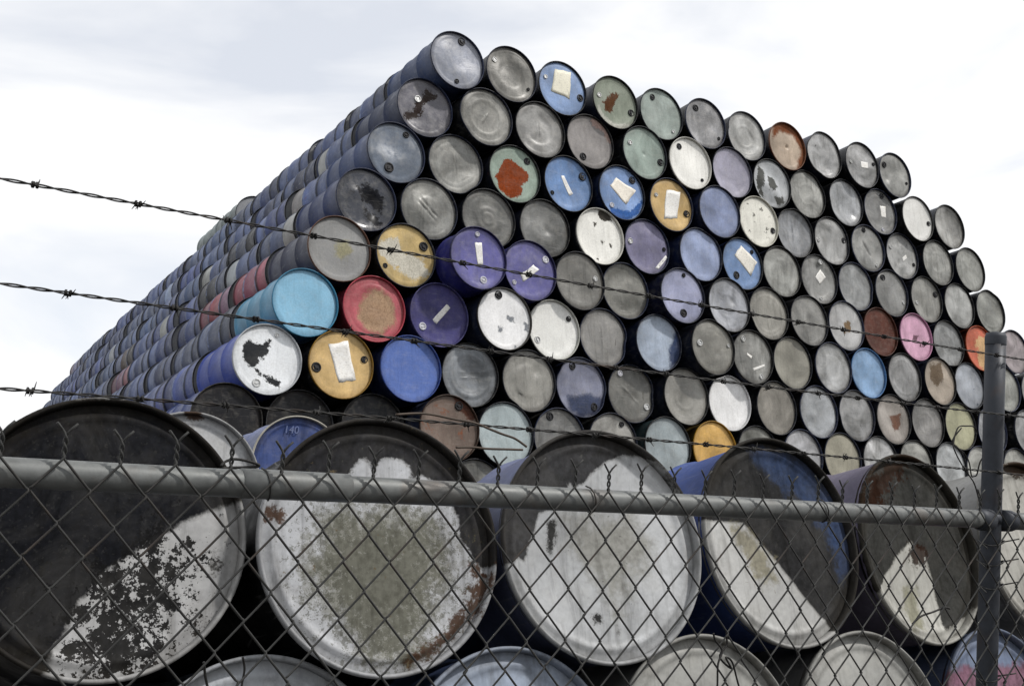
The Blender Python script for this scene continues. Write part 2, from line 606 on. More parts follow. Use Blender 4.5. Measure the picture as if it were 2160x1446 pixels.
# ------------------------------------------------------------------ the yard
def ground_z(y):
    if y < 1.5:
        return 0.0
    if y < 8.1:
        return 0.095*(y-1.5)/6.6
    if y < 26:
        return 0.095-(y-8.1)*math.tan(TILT)
    return 0.095-17.9*math.tan(TILT)
ys = [-900, -60, -10, 1.5, 8.1, 12, 18, 26, 60, 1200]
xs = [-1200, -60, -10, 0, 10, 20, 60, 1200]
gv = [(x, y, ground_z(y)) for y in ys for x in xs]
gf = [(j*len(xs)+i, j*len(xs)+i+1, (j+1)*len(xs)+i+1, (j+1)*len(xs)+i) for j in range(len(ys)-1) for i in range(len(xs)-1)]
N = NT('gravel_ground')
v = N.mapping()
a = N.noise(v, 1.2, 8, 0.65)
b = N.noise(v, 40, 4, 0.7)
c = N.mix(a, '3c3a37', '54504a')
c = N.mix(N.ramp(b, 0.35, 0.7, 0, 0.6), c, '262523')
N.l(c, N.b.inputs['Base Color'])
N.b.inputs['Roughness'].default_value = 0.95
g = obj('ground', mesh('ground', gv, gf, smooth=False), N.mat)
g['kind'] = 'structure'

# ------------------------------------------------------------------ the tall pile: drum ends facing out
PO = Vector((4.90643841, 8.27101929, 5.08370201))
PD, PH, PS = 0.60875, 0.49717, 0.2913
POS = {
 0: [[0.013, -0.005, -0.013], [0.611, 0.002, -0.003], [1.216, 0.019, 0.001], [1.844, -0.009, -0.015], [2.442, -0.012, -0.009], [3.038, -0.026, 0.01], [3.65, -0.007, 0.005], [4.258, -0.022, 0.006], [4.858, -0.016, 0.023], [5.473, -0.034, 0.014], [6.083, -0.013, 0.01]],
 1: [[-0.282, 0.094, -0.512], [0.32, 0.015, -0.501], [0.926, 0.017, -0.498], [1.526, 0.027, -0.492], [2.159, -0.041, -0.507], [2.758, -0.048, -0.503], [3.356, -0.04, -0.488], [3.967, -0.015, -0.492], [4.573, 0.039, -0.487], [5.183, 0.022, -0.488], [5.792, 0.034, -0.489], [6.403, -0.017, -0.491], [7.012, -0.01, -0.491]],
 2: [[-0.577, 0.098, -1.006], [0.027, 0.094, -0.999], [0.637, 0.048, -0.994], [1.237, 0.028, -0.986], [1.844, -0.025, -0.986], [2.476, -0.028, -1.002], [3.074, -0.092, -0.996], [3.677, -0.046, -0.989], [4.289, 0.017, -0.999], [4.894, 0.036, -0.991], [5.501, 0.038, -0.986], [6.11, 0.048, -0.989], [6.722, 0.011, -0.995], [7.332, 0.003, -0.996]],
 3: [[-0.871, 0.092, -1.501], [-0.27, 0.072, -1.49], [0.336, 0.054, -1.482], [0.946, 0.04, -1.48], [1.553, -0.012, -1.48], [2.161, 0.023, -1.481], [2.79, -0.065, -1.495], [3.395, -0.034, -1.498], [3.996, -0.009, -1.492], [4.603, 0.024, -1.487], [5.211, 0.037, -1.486], [5.82, 0.034, -1.487], [6.431, 0.022, -1.49], [7.041, 0.02, -1.495], [7.651, 0.018, -1.498]],
 4: [[-1.152, 0.021, -2.006], [-0.555, -0.022, -1.989], [0.051, -0.216, -1.979], [0.66, -0.108, -1.977], [1.263, -0.043, -1.975], [1.865, 0.04, -1.972], [2.479, -0.093, -1.977], [3.108, -0.083, -1.994], [3.711, -0.037, -2.001], [4.319, -0.031, -2.002], [4.924, -0.013, -1.992], [5.53, 0.02, -1.986], [6.137, 0.011, -1.983], [6.751, 0.033, -1.995], [7.36, 0.027, -1.993], [7.967, -0.026, -1.991]],
 5: [[-1.445, 0.031, -2.503], [-0.845, 0.004, -2.49], [-0.242, -0.023, -2.479], [0.361, -0.117, -2.466], [0.972, 0.001, -2.471], [1.576, 0.051, -2.467], [2.191, -0.022, -2.472], [2.795, -0.133, -2.475], [3.421, -0.039, -2.496], [4.026, -0.009, -2.497], [4.634, -0.021, -2.496], [5.241, 0.016, -2.493], [5.849, 0.014, -2.487], [6.456, -0.004, -2.487], [7.062, 0.038, -2.483], [7.675, -0.03, -2.486]],
 6: [[-1.742, 0.067, -2.993], [-1.137, 0.017, -2.987], [-0.531, -0.035, -2.977], [0.072, 0.013, -2.969], [0.681, 0.013, -2.968], [1.289, 0.059, -2.969], [1.9, 0.086, -2.976], [2.51, -0.003, -2.972], [3.12, 0.038, -2.985], [3.739, 0.003, -2.997], [4.347, -0.01, -2.998], [4.954, 0.003, -2.995], [5.563, 0.006, -2.995], [6.17, 0.02, -2.994], [6.778, 0.032, -2.993], [7.393, 0.046, -3.008], [8.001, -0.038, -3.004]],
 7: [[-2.044, 0.008, -3.481], [-1.434, 0.028, -3.478], [-0.822, -0.033, -3.474], [-0.211, -0.103, -3.47], [0.394, -0.021, -3.472], [1.001, 0.03, -3.472], [1.61, 0.042, -3.473], [2.222, -0.014, -3.477], [2.828, -0.007, -3.478], [3.435, 0.016, -3.483], [4.046, -0.012, -3.486], [4.656, -0.001, -3.485], [5.264, 0.004, -3.485], [5.873, 0.013, -3.484], [6.482, 0.013, -3.484], [7.085, 0.038, -3.492], [7.701, -0.016, -3.493]],
}
POS[5].append([8.283, -0.02, -2.49])
POS[8] = [[-2.335+i*PD, 0.02*math.sin(i*2.1), -3.977] for i in range(18)]

GREYS = ['9b9b96', 'a3a39e', '92928d', 'a8a8a6', '8d8c87', 'a09e97']
P = dict
# colour, words for the label, then what is on it; pixel positions are where the marks sit on the photographed lid
FACE = {
0: [P(c='8f95a6', w='bluish steel drum with two bungs', b=[(975, 84, 'd', 1), (963, 172, 'd', .6)], gl=.3, sh='3f4f74', f=[('dent', .05, 0, .12, .008)]),
    P(c='918f88', w='plain grey drum with a bright bung', b=[(1043, 126, 'b', .7), (1116, 190, 'd', .45)], f=[('disc', .13, -.004)]),
    P(c='8aace0', w='light blue drum with cream paper label', b=[(1150, 162, 'b', .6), (1222, 208, 'd', 1)], lab=[[(1170, 146), (1203, 154), (1199, 210), (1162, 192)]], sh='23283a', lc='dcd8c4'),
    P(c='8b9582', w='rusted green drum with pale lower edge', b=[(1264, 200, 'b', .7), (1333, 239, 'd', 1)], ly=[([[(1274, 215), (1290, 196), (1306, 200), (1296, 220), (1288, 236), (1274, 230)]], '57300f', .09, 22, .004, .95), ([[(1262, 222), (1275, 245), (1300, 262), (1330, 262), (1325, 280), (1290, 275), (1262, 250)]], 'c3c3ba', .05, 18, .012, .9)]),
    P(c='a6b5ad', w='pale sage drum with two small bungs', b=[(1377, 204, 'd', .9), (1421, 279, 'b', .55)]),
    P(c='b9b8ba', w='glossy silver drum with two bungs', b=[(1467, 228, 'd', 1), (1515, 294, 'd', .5)], gl=.25, f=[('bar', .7, .2, .05, .04, .006)]),
    P(c='b4b4b1', w='plain pale grey drum without bungs'),
    P(c='c9b197', w='tan drum with brown rusty rim', ly=[([[(1630, 262), (1660, 252), (1690, 275), (1705, 320), (1695, 362), (1680, 360), (1690, 320), (1672, 285), (1645, 275), (1630, 290)]], '7a4526', .05, 14, .02, .95)], f=[('hole', 0.01, 0.0, .018, .02)], rim='6b4028', ly2=1),
    P(c='c6c6c6', w='crumpled silver drum with dented edge', gl=.25, f=[('dent', .05, -.1, .08, .02), ('dent', -.06, .1, .1, -.012), ('dent', .1, .1, .07, .012)], de=[(2.4, .35, .02), (.2, .3, .012), (4.3, .3, .02)]),
    P(c='a5a5a5', w='grey drum with small square white label', b=[(1794, 341, 'b', .6), (1844, 347, 'd', .6)], lab=[[(1815, 341), (1829, 343), (1830, 356), (1816, 354)]]),
    P(c='a4a49f', w='grey drum with dark bung', b=[(1865, 347, 'd', 1), (1913, 388, 'd', .5)])],
1: [P(c='615f6a', w='steel drum with torn brown stain', ly=[([[(898, 188), (922, 200), (910, 214), (892, 218), (890, 236), (882, 248), (852, 250), (856, 236), (872, 236), (876, 218), (888, 210)]], '24140c', .08, 24, .004, .95)], b=[(881, 209, 'b', .9)], gl=.3, sh='2f3a58', f=[('dent', -.1, -.1, .08, .012)]),
    P(c='9a9992', w='grey drum embossed with slanted mark', f=[('bar', 1.0, .05, .008, 0, .005), ('ring', .17, .015, .003)]),
    P(c='9d9c99', w='grey drum with swirled centre mark', f=[('disc', .14, -.006), ('bar', 1.4, .05, .008, -.015, .006), ('bar', 1.4, .05, .008, .02, .006)]),
    P(c='928d8b', w='grey drum with pink peeling edge', ly=[([[(1248, 246), (1275, 255), (1292, 290), (1286, 305), (1272, 278), (1248, 262)]], 'b59a92', .06, 30, .004, .9)], b=[(1230, 330, 'd', 1)]),
    P(c='9cafa4', w='sage green drum with centre dimple', b=[(1328, 301, 'b', .7), (1396, 344, 'd', 1)], f=[('dent', 0, 0, .02, .012)]),
    P(c='e6e4dd', w='white drum with two bungs', b=[(1432, 309, 'd', .9), (1484, 384, 'd', .5)], rim='cfcdc6'),
    P(c='a8a5ba', w='pale lavender drum without bungs'),
    P(c='c3c7cb', w='pale drum with black smears and centre plug', ly=[([[(1600, 350), (1612, 360), (1606, 400), (1614, 420), (1602, 410), (1594, 380)], [(1618, 372), (1632, 376), (1640, 396), (1628, 404), (1618, 390)], [(1630, 415), (1650, 418), (1655, 428), (1640, 432)]], '3c3d38', .06, 26, .004, .85)], spots=.6, spot_col='4a4c48'),
    P(c='a9a9a3', w='plain warm grey drum with bent edge', de=[(.6, .3, .014)]),
    P(c='b2b5b9', w='pale blue-grey drum without bungs'),
    P(c='a2a2a0', w='grey drum with upright white label', b=[(1860, 405, 'd', .9), (1862, 484, 'w', .6)], lab=[[(1856, 434), (1867, 436), (1869, 460), (1859, 458)]]),
    P(c='dad9d4', w='off-white drum with one bung', b=[(1960, 472, 'd', .8)], rim='3a3a3a'),
    P(c='9f9e99', w='plain grey drum at row end')],
2: [P(c='6a788c', w='steel blue drum with two dark bungs', b=[(860, 278, 'd', .8), (819, 354, 'd', 1.2)], gl=.3, sh='46557c', f=[('dent', .03, .06, .12, .01)]),
    P(c='9a9a94', w='grey drum embossed with upright bar', f=[('bar', 1.55, .09, .007, .012, .006), ('bar', 1.55, .09, .007, -.022, .006), ('ring', .2, .012, .002)]),
    P(c='9fb5a4', w='pale green drum with big orange rust patch', ly=[([[(1068, 334), (1084, 342), (1112, 362), (1114, 382), (1098, 392), (1100, 412), (1075, 418), (1056, 402), (1046, 372), (1056, 350)]], '8a3a0a', .05, 16, .003, .97)], b=[(1114, 338, 'd', .9)]),
    P(c='6c98d4', w='blue drum with narrow white stripe label', b=[(1232, 371, 'd', 1.1), (1165, 406, 'd', .6)], lab=[[(1184, 371), (1190, 369), (1211, 408), (1203, 412)]], sh='1c2233'),
    P(c='82a9e4', w='light blue drum with torn slanted label', b=[(1337, 376, 'd', 1), (1291, 432, 'w', .7)], lab=[[(1286, 392), (1300, 375), (1341, 402), (1321, 432)]], ly=[([[(1286, 436), (1330, 446), (1356, 420), (1350, 448), (1320, 466), (1290, 456)]], '2f5fa6', .05, 16, .006, .9)], sh='1c2c50', lc='e3dccf'),
    P(c='dcb464', w='yellow drum with tall white label', b=[(1383, 411, 'b', .6), (1449, 451, 'd', 1)], lab=[[(1405, 400), (1435, 405), (1430, 460), (1400, 462)]], rust=.35, sh='151820'),
    P(c='93a3cf', w='powder blue drum without bungs', sh='1f2a4c'),
    P(c='e3e1d4', w='cream drum with black scuffs', b=[(1630, 487, 'd', .9)], spots=.8, spot_col='3a3830', rim='c9c7bb'),
    P(c='a0a3a8', w='grey drum with upright centre crease', f=[('bar', 1.5, .18, .012, 0, .012)]),
    P(c='b0b0ae', w='glossy grey drum with side bungs', b=[(1726, 506, 'b', .7), (1784, 507, 'd', .9)], gl=.28, f=[('bar', 1.6, .2, .05, .0, .008)]),
    P(c='9b9b97', w='grey drum with slanted dent', b=[(1820, 482, 'd', .8), (1848, 562, 'b', .6)], f=[('bar', -1.0, .1, .02, -.02, -.014)]),
    P(c='999997', w='grey drum with tiny white sticker', b=[(1878, 520, 'b', .7), (1930, 561, 'd', .6)], lab=[[(1902, 544), (1909, 538), (1911, 545), (1904, 552)]]),
    P(c='9b9b95', w='plain grey drum below the white one'),
    P(c='9c9d96', w='plain olive-grey drum at row end')],
3: [P(c='343844', w='dark scraped steel drum', ly=[([[(750, 395), (775, 388), (800, 405), (812, 425), (805, 450), (785, 430), (770, 425), (760, 410)], [(770, 440), (800, 455), (805, 472), (790, 478), (776, 462)]], '15161c', .12, 14, .004, .95)], spots=.7, spot_col='17181d', gl=.25, sh='33406a', f=[('dent', .05, 0, .07, .02), ('dent', -.1, .05, .06, -.012), ('dent', .1, -.1, .05, .014)]),
    P(c='8f8f89', w='grey drum with two parallel creases', f=[('disc', .12, .004), ('bar', -.7, .1, .008, .02, -.012), ('bar', -.7, .1, .008, -.025, -.012)]),
    P(c='92928d', w='grey drum with ringed centre', f=[('ring', .05, .01, .005), ('ring', .1, .012, .004), ('disc', .18, -.004)]),
    P(c='8f908d', w='grey drum with dark flecks', spots=.4, f=[('dent', .03, -.02, .04, .008)]),
    P(c='e6e4dc', w='white drum with black rust holes', ly=[([[(1262, 440), (1285, 452), (1290, 466), (1272, 466), (1262, 455)], [(1251, 468), (1259, 470), (1255, 478)], [(1268, 507), (1275, 509), (1271, 515)], [(1285, 513), (1293, 517), (1289, 524)], [(1257, 543), (1264, 545), (1260, 550)]], '2e2922', .03, 60, .002, .95)], rim='cac8c0'),
    P(c='8c88ad', w='dusty lavender drum with slanted strip', b=[(1329, 508, 'b', .8), (1401, 527, 'd', .6)], lab=[[(1382, 565), (1403, 539), (1408, 543), (1388, 568)]]),
    P(c='98a8d0', w='pale cornflower drum with bent edge', de=[(1.2, .35, .016)], sh='1f2a4c'),
    P(c='7da4dc', w='blue drum with slanted cream label', b=[(1588, 528, 'd', .6), (1553, 580, 'd', 1.1)], lab=[[(1548, 538), (1563, 518), (1597, 553), (1585, 581)]], sh='1d3566', lc='e0dcd2'),
    P(c='a2a39d', w='plain smooth grey drum'),
    P(c='8e8e8b', w='grey drum with white diamond sticker', b=[(1730, 550, 'b', .8), (1733, 630, 'b', .6)], lab=[[(1720, 584), (1731, 568), (1743, 584), (1732, 599)]]),
    P(c='a0a2a2', w='plain cool grey drum'),
    P(c='939390', w='blotchy grey drum with two bungs', b=[(1860, 586, 'd', 1), (1910, 642, 'b', .6)], mot=.5),
    P(c='96958e', w='olive-grey drum with black bung', b=[(1977, 619, 'd', 1), (1935, 638, 'b', .6)], mot=.4),
    P(c='a4a5a2', w='plain light grey drum'),
    P(c='a2a39b', w='plain grey drum at row end')],
4: [P(c='8d8d8c', w='grey drum with brown rim', rim='5a3f33', ly=[([[(710, 510), (735, 508), (742, 530), (728, 545), (708, 538)]], 'a39d74', .08, 20, .02, .6)], sh='3b3f55', mot=.15),
    P(c='e0be6c', w='yellow drum with white worn patch', b=[(893, 520, 'd', 1.1), (812, 560, 'd', .6)], ly=[([[(800, 505), (840, 500), (850, 530), (890, 545), (905, 580), (870, 590), (830, 560), (800, 535)]], 'd9d6cb', .10, 12, .012, .85)], sh='2c2a24'),
    P(c='5b57a8', w='purple drum with upright white strip label', b=[(1007, 486, 'w', .6), (1021, 590, 'w', .9)], lab=[[(1002, 511), (1017, 511), (1021, 556), (1010, 560)]], sh='393a83', rim='2a2a55', gl=.35),
    P(c='5c58a6', w='purple drum with white bow-tie label', b=[(1153, 546, 'w', .9), (1085, 595, 'w', .6)], lab=[[(1097, 577), (1110, 571), (1124, 559), (1136, 569), (1121, 582), (1104, 594)]], sh='34357a', rim='22224a', gl=.35),
    P(c='918f88', w='brownish grey drum with dull bung', b=[(1255, 588, 'b', .7)], mot=.4),
    P(c='88877f', w='dark grey drum with stained half', mot=.5),
    P(c='a8add1', w='pale lilac drum with two bungs', b=[(1442, 571, 'd', .6), (1442, 660, 'd', 1.1)], sh='1c2038'),
    P(c='a4a7af', w='cool grey drum with light centre'),
    P(c='9f9c92', w='warm grey drum with stained base', mot=.4),
    P(c='a1a09b', w='grey drum with faint centre scar', f=[('dent', 0, .02, .05, .008)]),
    P(c='b7b7b7', w='pale scuffed drum with rusty centre', ly=[([[(1780, 680), (1792, 678), (1794, 700), (1782, 702)]], '7a6244', .06, 30, .006, .9)], spots=.35, spot_col='77736c'),
    P(c='673220', w='rust-brown drum', sh='2a1612', rim='4a2418', gl=.5),
    P(c='e2a6c6', w='pink drum with small dark marks', ly=[([[(1928, 706), (1938, 708), (1934, 718), (1926, 716)], [(1940, 722), (1946, 724), (1942, 732)]], '5a3a48', .03, 40, .004, .8)], sh='2a1620', rim='b583a0'),
    P(c='a6a8a8', w='plain pale grey drum'),
    P(c='e2683e', w='orange drum with pale streaks', ly=[([[(2055, 715), (2090, 705), (2085, 770), (2070, 780)]], 'd9b98a', .14, 14, .01, .8)], sh='5a2a1c', rim='b35434'),
    P(c='9c9092', w='dusty mauve drum')],
5: [P(c='74b2d2', w='bright turquoise drum', sh='68a2c2', rim='3f7f9f', gl=.4, mot=.1),
    P(c='cf5a66', w='red drum with tan faded centre', ly=[([[(760, 640), (775, 615), (805, 612), (830, 640), (830, 680), (805, 705), (775, 695), (755, 670)]], 'b49a7c', .10, 14, .025, .85)], f=[('disc', .16, -.008), ('ring', .2, .01, .004)], sh='8a2f3c', rim='b84a57'),
    P(c='4b4788', w='dark purple drum with slanted white label', b=[(891, 688, 'w', .9)], lab=[[(912, 674), (942, 641), (950, 649), (921, 683)]], sh='2f2e62', rim='4a4878'),
    P(c='e5e6e5', w='white drum with dark holes', b=[(1051, 622, 'd', 1.0)], ly=[([[(1071, 664), (1084, 668), (1086, 678), (1074, 676)], [(1052, 688), (1064, 690), (1060, 702), (1052, 698)], [(1105, 680), (1114, 684), (1113, 700), (1106, 696)], [(1081, 728), (1090, 728), (1087, 736)]], '6f7680', .04, 40, .004, .8)], rim='3f3d3a', gl=.35),
    P(c='e3e3dd', w='clean white drum with low bung', b=[(1134, 716, 'b', .9), (1201, 671, 'd', .7)], rim='bdbdb6', gl=.35),
    P(c='93918d', w='grey drum with upright seam and bitten edge', f=[('bar', 1.57, .22, .006, .01, .005)], de=[(-.2, .3, .03)], mot=.4),
    P(c='a5b4c9', w='pale blue drum with dark right edge', ly=[([[(1425, 700), (1440, 690), (1440, 760), (1415, 775), (1412, 740)]], '24365c', .05, 12, .02, .9)], sh='16203a'),  # shadow of the jutting neighbours painted onto the lid
    P(c='8e8c83', w='grey drum with bung at left edge', b=[(1475, 723, 'b', .9), (1545, 728, 'b', .5)], mot=.4),
    P(c='989893', w='grey drum with two chalk strips', b=[(1567, 714, 'b', .8), (1606, 797, 'b', .7)], lab=[[(1586, 777), (1612, 768), (1613, 772), (1588, 782)], [(1576, 744), (1586, 751), (1584, 756), (1575, 748)]]),
    P(c='9c998c', w='plain olive-grey drum'),
    P(c='a6a7a7', w='plain pale grey drum'),
    P(c='84aeda', w='sky blue drum', sh='1c2c4c', rim='4f78a8'),
    P(c='a8a8a8', w='plain silver-grey drum'),
    P(c='b4a593', w='tan drum with brown smudge', ly=[([[(1962, 770), (1985, 765), (1990, 800), (1980, 815), (1965, 800)]], '6b5a48', .08, 18, .012, .8)]),
    P(c='a8aeb8', w='pale blue-grey drum with dark spots', spots=.5, spot_col='3a4048'),
    P(c='a1a29a', w='plain grey drum beside the post'), P(c='9d9d98', w='grey drum cut by frame edge')],
6: [P(c='dce0e3', w='white drum with black splattered paint', b=[(541, 807, 'b', .9), (585, 704, 'b', .5)], ly=[([[(522, 715), (534, 722), (552, 726), (566, 715), (572, 717), (564, 742), (556, 758), (546, 752), (545, 768), (530, 776), (520, 764), (512, 750), (512, 732)], [(535, 772), (556, 790), (548, 794)], [(550, 788), (575, 795), (592, 806), (588, 818), (566, 806)]], '1d2024', .05, 30, .002, .97)], sh='4a5cae', rim='b9bcc0', gl=.35),
    P(c='e2b968', w='yellow drum with tall torn label', b=[(667, 774, 'd', 1.1), (773, 757, 'd', .8)], lab=[[(694, 726), (734, 719), (751, 801), (714, 807)]], rim='8a6a2a', rust=.2),
    P(c='4d6db8', w='plain royal blue drum', sh='1d2a55', rim='31488a', gl=.4, mot=.1),
    P(c='8e949b', w='grey drum with stepped dented rings', f=[('ring', .19, .012, .01), ('disc', .14, -.008), ('bar', .1, .1, .006, .03, .005), ('bar', .1, .1, .006, -.02, .005)]),
    P(c='98968e', w='warm grey drum with faint stamp', mot=.35),
    P(c='8488a0', w='blue-grey drum with dark stained base', b=[(1207, 771, 'd', 1), (1252, 858, 'd', 1)], ly=[([[(1200, 835), (1240, 832), (1275, 840), (1262, 875), (1225, 880), (1200, 860)]], '3a4460', .06, 10, .02, .85)], de=[(2.6, .2, .012), (-.3, .2, .014)], sh='232b49'),  # dark layer paints the shading low on the lid
    P(c='84837d', w='dark grey drum with crushed right edge', b=[(1307, 785, 'w', .8), (1363, 858, 'b', .9)], de=[(-.05, .3, .03)], mot=.5),
    P(c='8b8982', w='grey drum with shaded top', mot=.45),
    P(c='eeeef0', w='bright white drum', rim='d0d0d2', gl=.4, de=[(1.9, .2, .015)]),
    P(c='969187', w='brown-grey streaked drum', mot=.5),
    P(c='a7abaf', w='pale grey drum with shiny base', gl=.3),
    P(c='a8a8a8', w='silver drum with darker base', gl=.3),
    P(c='a8a098', w='grey drum with rust-brown smudge', ly=[([[(1878, 875), (1900, 872), (1902, 900), (1885, 910)]], '6b4634', .09, 24, .008, .85)]),
    P(c='8e8c89', w='dull mid-grey drum'),
    P(c='b3b18b', w='pale olive drum behind wire loop'),
    P(c='afb2b7', w='light grey drum behind the post'),
    P(c='a8a8a8', w='plain grey drum at frame edge')],
7: [P(c='222226', w='black drum below white splattered one', sh='3a4a80', rim='2a2826', dy=.10),
    P(c='262629', w='black drum with faint crease', sh='222226', rim='3a3a3c', dy=.12, f=[('bar', .8, .1, .006, 0, .006)]),
    P(c='232428', w='black drum below blue one', sh='222226', rim='2a2a2c', dy=.12),
    P(c='806c60', w='rusty brown drum with dark bung', b=[(972, 846, 'd', 1)], rust=.5, rim='3a2a22', ly=[([[(950, 830), (1010, 840), (1014, 890), (985, 880), (960, 855)]], '55352b', .08, 14, .012, .9)]),
    P(c='a9b8bb', w='pale aqua drum behind the wires', mot=.3),
    P(c='9b9b99', w='grey drum with bung near top', b=[(1157, 873, 'd', 1)]),
    P(c='9f9d97', w='grey drum half hidden', b=[(1313, 890, 'd', .7)]),
    P(c='a8b5ba', w='pale blue-green drum', sh='2c3c40'),
    P(c='e3ae3e', w='amber yellow drum', sh='5a4a20', rim='a07a2a'),
    P(c='96968e', w='dull grey drum'),
    P(c='afafb3', w='pale lilac-grey drum'),
    P(c='a49f8b', w='sand grey drum'),
    P(c='b4b4b4', w='light silver drum'),
    P(c='afafa7', w='pale warm grey drum'),
    P(c='bec2c4', w='near-white drum'),
    P(c='bdbdb5', w='off-white drum by the post'),
    P(c='a8a89f', w='grey drum past the post')],
8: [P(c=GREYS[(i*5) % 6], w='partly hidden grey drum') for i in range(18)],
}
ORD = ['first', 'second', 'third', 'fourth', 'fifth', 'sixth', 'seventh', 'eighth', 'ninth', 'tenth', 'eleventh', 'twelfth', 'thirteenth', 'fourteenth', 'fifteenth', 'sixteenth', 'seventeenth', 'eighteenth']
ROWN = ['top row', 'second row', 'third row', 'fourth row', 'fifth row', 'sixth row', 'seventh row', 'eighth row', 'ninth row']
DARKS = ['1c1f28', '232838', '1a1b1e', '2a3148', '202226']
PAPERS = {}
def paper_for(col, seed):
    k = (col, seed % 5)
    if k not in PAPERS:
        PAPERS[k] = paper('paper_%s_%d' % k, col, True, seed)
    return PAPERS[k]

def drum_matrix(r, x, y, z):
    return PILE @ Matrix.Translation(PO + Vector((x, y, z)))

for r in range(9):
    for i, (x, y, z) in enumerate(POS[r]):
        d = FACE[r][i]
        seed = r*20+i+1
        mw = drum_matrix(r, x, y + d.get('dy', 0.0), z)
        polys, layers = [], []
        for k, (ps, col, amp, nsc, soft, op) in enumerate(d.get('ly', ())):
            polys.append([[px_local(mw, a, b, REC) for a, b in q] for q in ps])
            layers.append(('m%d' % k, col, amp, nsc, soft, op))
        cl = lin(d['c'])
        grey = max(cl)-min(cl) < 0.06 and 0.12 < max(cl) < 0.6 and not d.get('ly')
        lm = paint('lid_paint_%d_%d' % (r, i), d['c'], seed, mottle=d.get('mot', .12 if min(cl) > .6 else (.6 if grey else .38)), rust=d.get('rust', 0), spots=d.get('spots', .3 if grey else .1), gloss=d.get('gl', .36 if grey else .42),
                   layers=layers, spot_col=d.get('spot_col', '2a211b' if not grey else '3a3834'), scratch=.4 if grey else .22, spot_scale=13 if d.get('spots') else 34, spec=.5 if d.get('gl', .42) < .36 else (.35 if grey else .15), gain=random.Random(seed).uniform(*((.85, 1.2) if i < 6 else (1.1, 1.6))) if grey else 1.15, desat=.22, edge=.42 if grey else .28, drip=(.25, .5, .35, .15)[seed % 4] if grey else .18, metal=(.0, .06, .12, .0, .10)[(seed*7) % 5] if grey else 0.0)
        shc = d.get('sh', DARKS[(seed*7) % 5])
        sm = paint_c('shell_paint', shc, seed=(seed*3) % 5, gloss=.45, mottle=.3, rust=.1)
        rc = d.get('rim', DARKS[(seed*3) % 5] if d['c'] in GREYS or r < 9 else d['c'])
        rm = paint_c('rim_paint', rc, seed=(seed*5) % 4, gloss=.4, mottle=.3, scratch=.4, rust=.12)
        de = d.get('de', ())
        ft = d.get('f', ())
        rv = random.Random(seed*31+2)
        if grey and not ft:
            ft = rv.choice([[('ring', .20, .010, .004)], [('disc', .15, .005)], [('ring', .12, .010, .004), ('ring', .21, .010, .003)], [('disc', .20, -.005)], [('dent', rv.uniform(-.1, .1), rv.uniform(-.1, .1), .09, .012)],
                            [('dent', rv.uniform(-.1, .1), rv.uniform(-.1, .1), .07, -.010), ('ring', .22, .008, .003)], [('bar', rv.uniform(0, 3), .12, .012, .01, .006)]])
            if rv.random() < .35:
                ft = list(ft) + [('dent', rv.uniform(-.15, .15), rv.uniform(-.15, .15), .05, .014)]
        if grey and not de and rv.random() < .4:
            de = [(rv.uniform(0, 6.28), rv.uniform(.15, .4), rv.uniform(.006, .018))]
        dn = '%s, %s from left, %s of pile' % (d['w'], ORD[i], ROWN[r])
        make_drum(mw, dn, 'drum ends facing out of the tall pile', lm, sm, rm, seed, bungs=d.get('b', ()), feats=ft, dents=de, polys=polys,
                  labels=[(q, paper_for(d.get('lc', 'e2e1de'), seed+k)) for k, q in enumerate(d.get('lab', ()))],
                  shell=shell_mesh('shell', 44, de, seed) if de else None, rim=None if (de or polys) else RIM,
                  lidres=(56, 18) if ft or polys else (44, 10))

# ------------------------------------------------------------------ the pile's left flank, drums end to end going back
STEP = 0.915
NK = {0: 15, 1: 15, 2: 14, 3: 12, 4: 9, 5: 7, 6: 4, 7: 2}
SLATES = ['45588f', '3e5085', '566a98', '38487a', '4a5ca6', '566488', '42549a', '3a4670', '5466a0', '445e8c']
SPECIAL = {(4, 1): ('b04a58', 'red'), (4, 2): ('a04650', 'dull red'), (4, 6): ('9a4440', 'brick red'), (6, 1): ('4a5ca8', 'bright blue'), (6, 2): ('5563a8', 'bright blue'), (6, 3): ('4d5aa0', 'bright blue'),
           (7, 1): ('4a568c', 'blue'), (5, 1): ('565f78', 'grey-blue'), (0, 15): ('9a8080', 'pinkish'), (2, 3): ('2c2d34', 'charred dark'), (3, 3): ('34343c', 'charred dark'), (0, 1): ('4a5880', 'slate blue'),
           (4, 3): ('4a5a90', 'blue'), (5, 2): ('55607e', 'grey-blue'), (5, 3): ('4f5c8a', 'blue'), (3, 7): ('5a4a40', 'brownish')}
BAND = {(1, 1): ((.66, .84), 'b4b6b4', 'pale'), (2, 1): ((.62, .86), 'b5b1b0', 'pale'), (3, 1): ((.0, .27), 'c3c4c2', 'white'), (3, 2): ((.6, .87), 'bcc3c8', 'white'), (2, 4): ((.6, .87), 'b5b6b2', 'pale'),
        (3, 5): ((.3, .58), 'b0b2ae', 'pale'), (1, 7): ((.3, .58), '9fb0cf', 'light blue'), (2, 9): ((.3, .58), 'b7bcc2', 'pale')}
shell_mats = {}
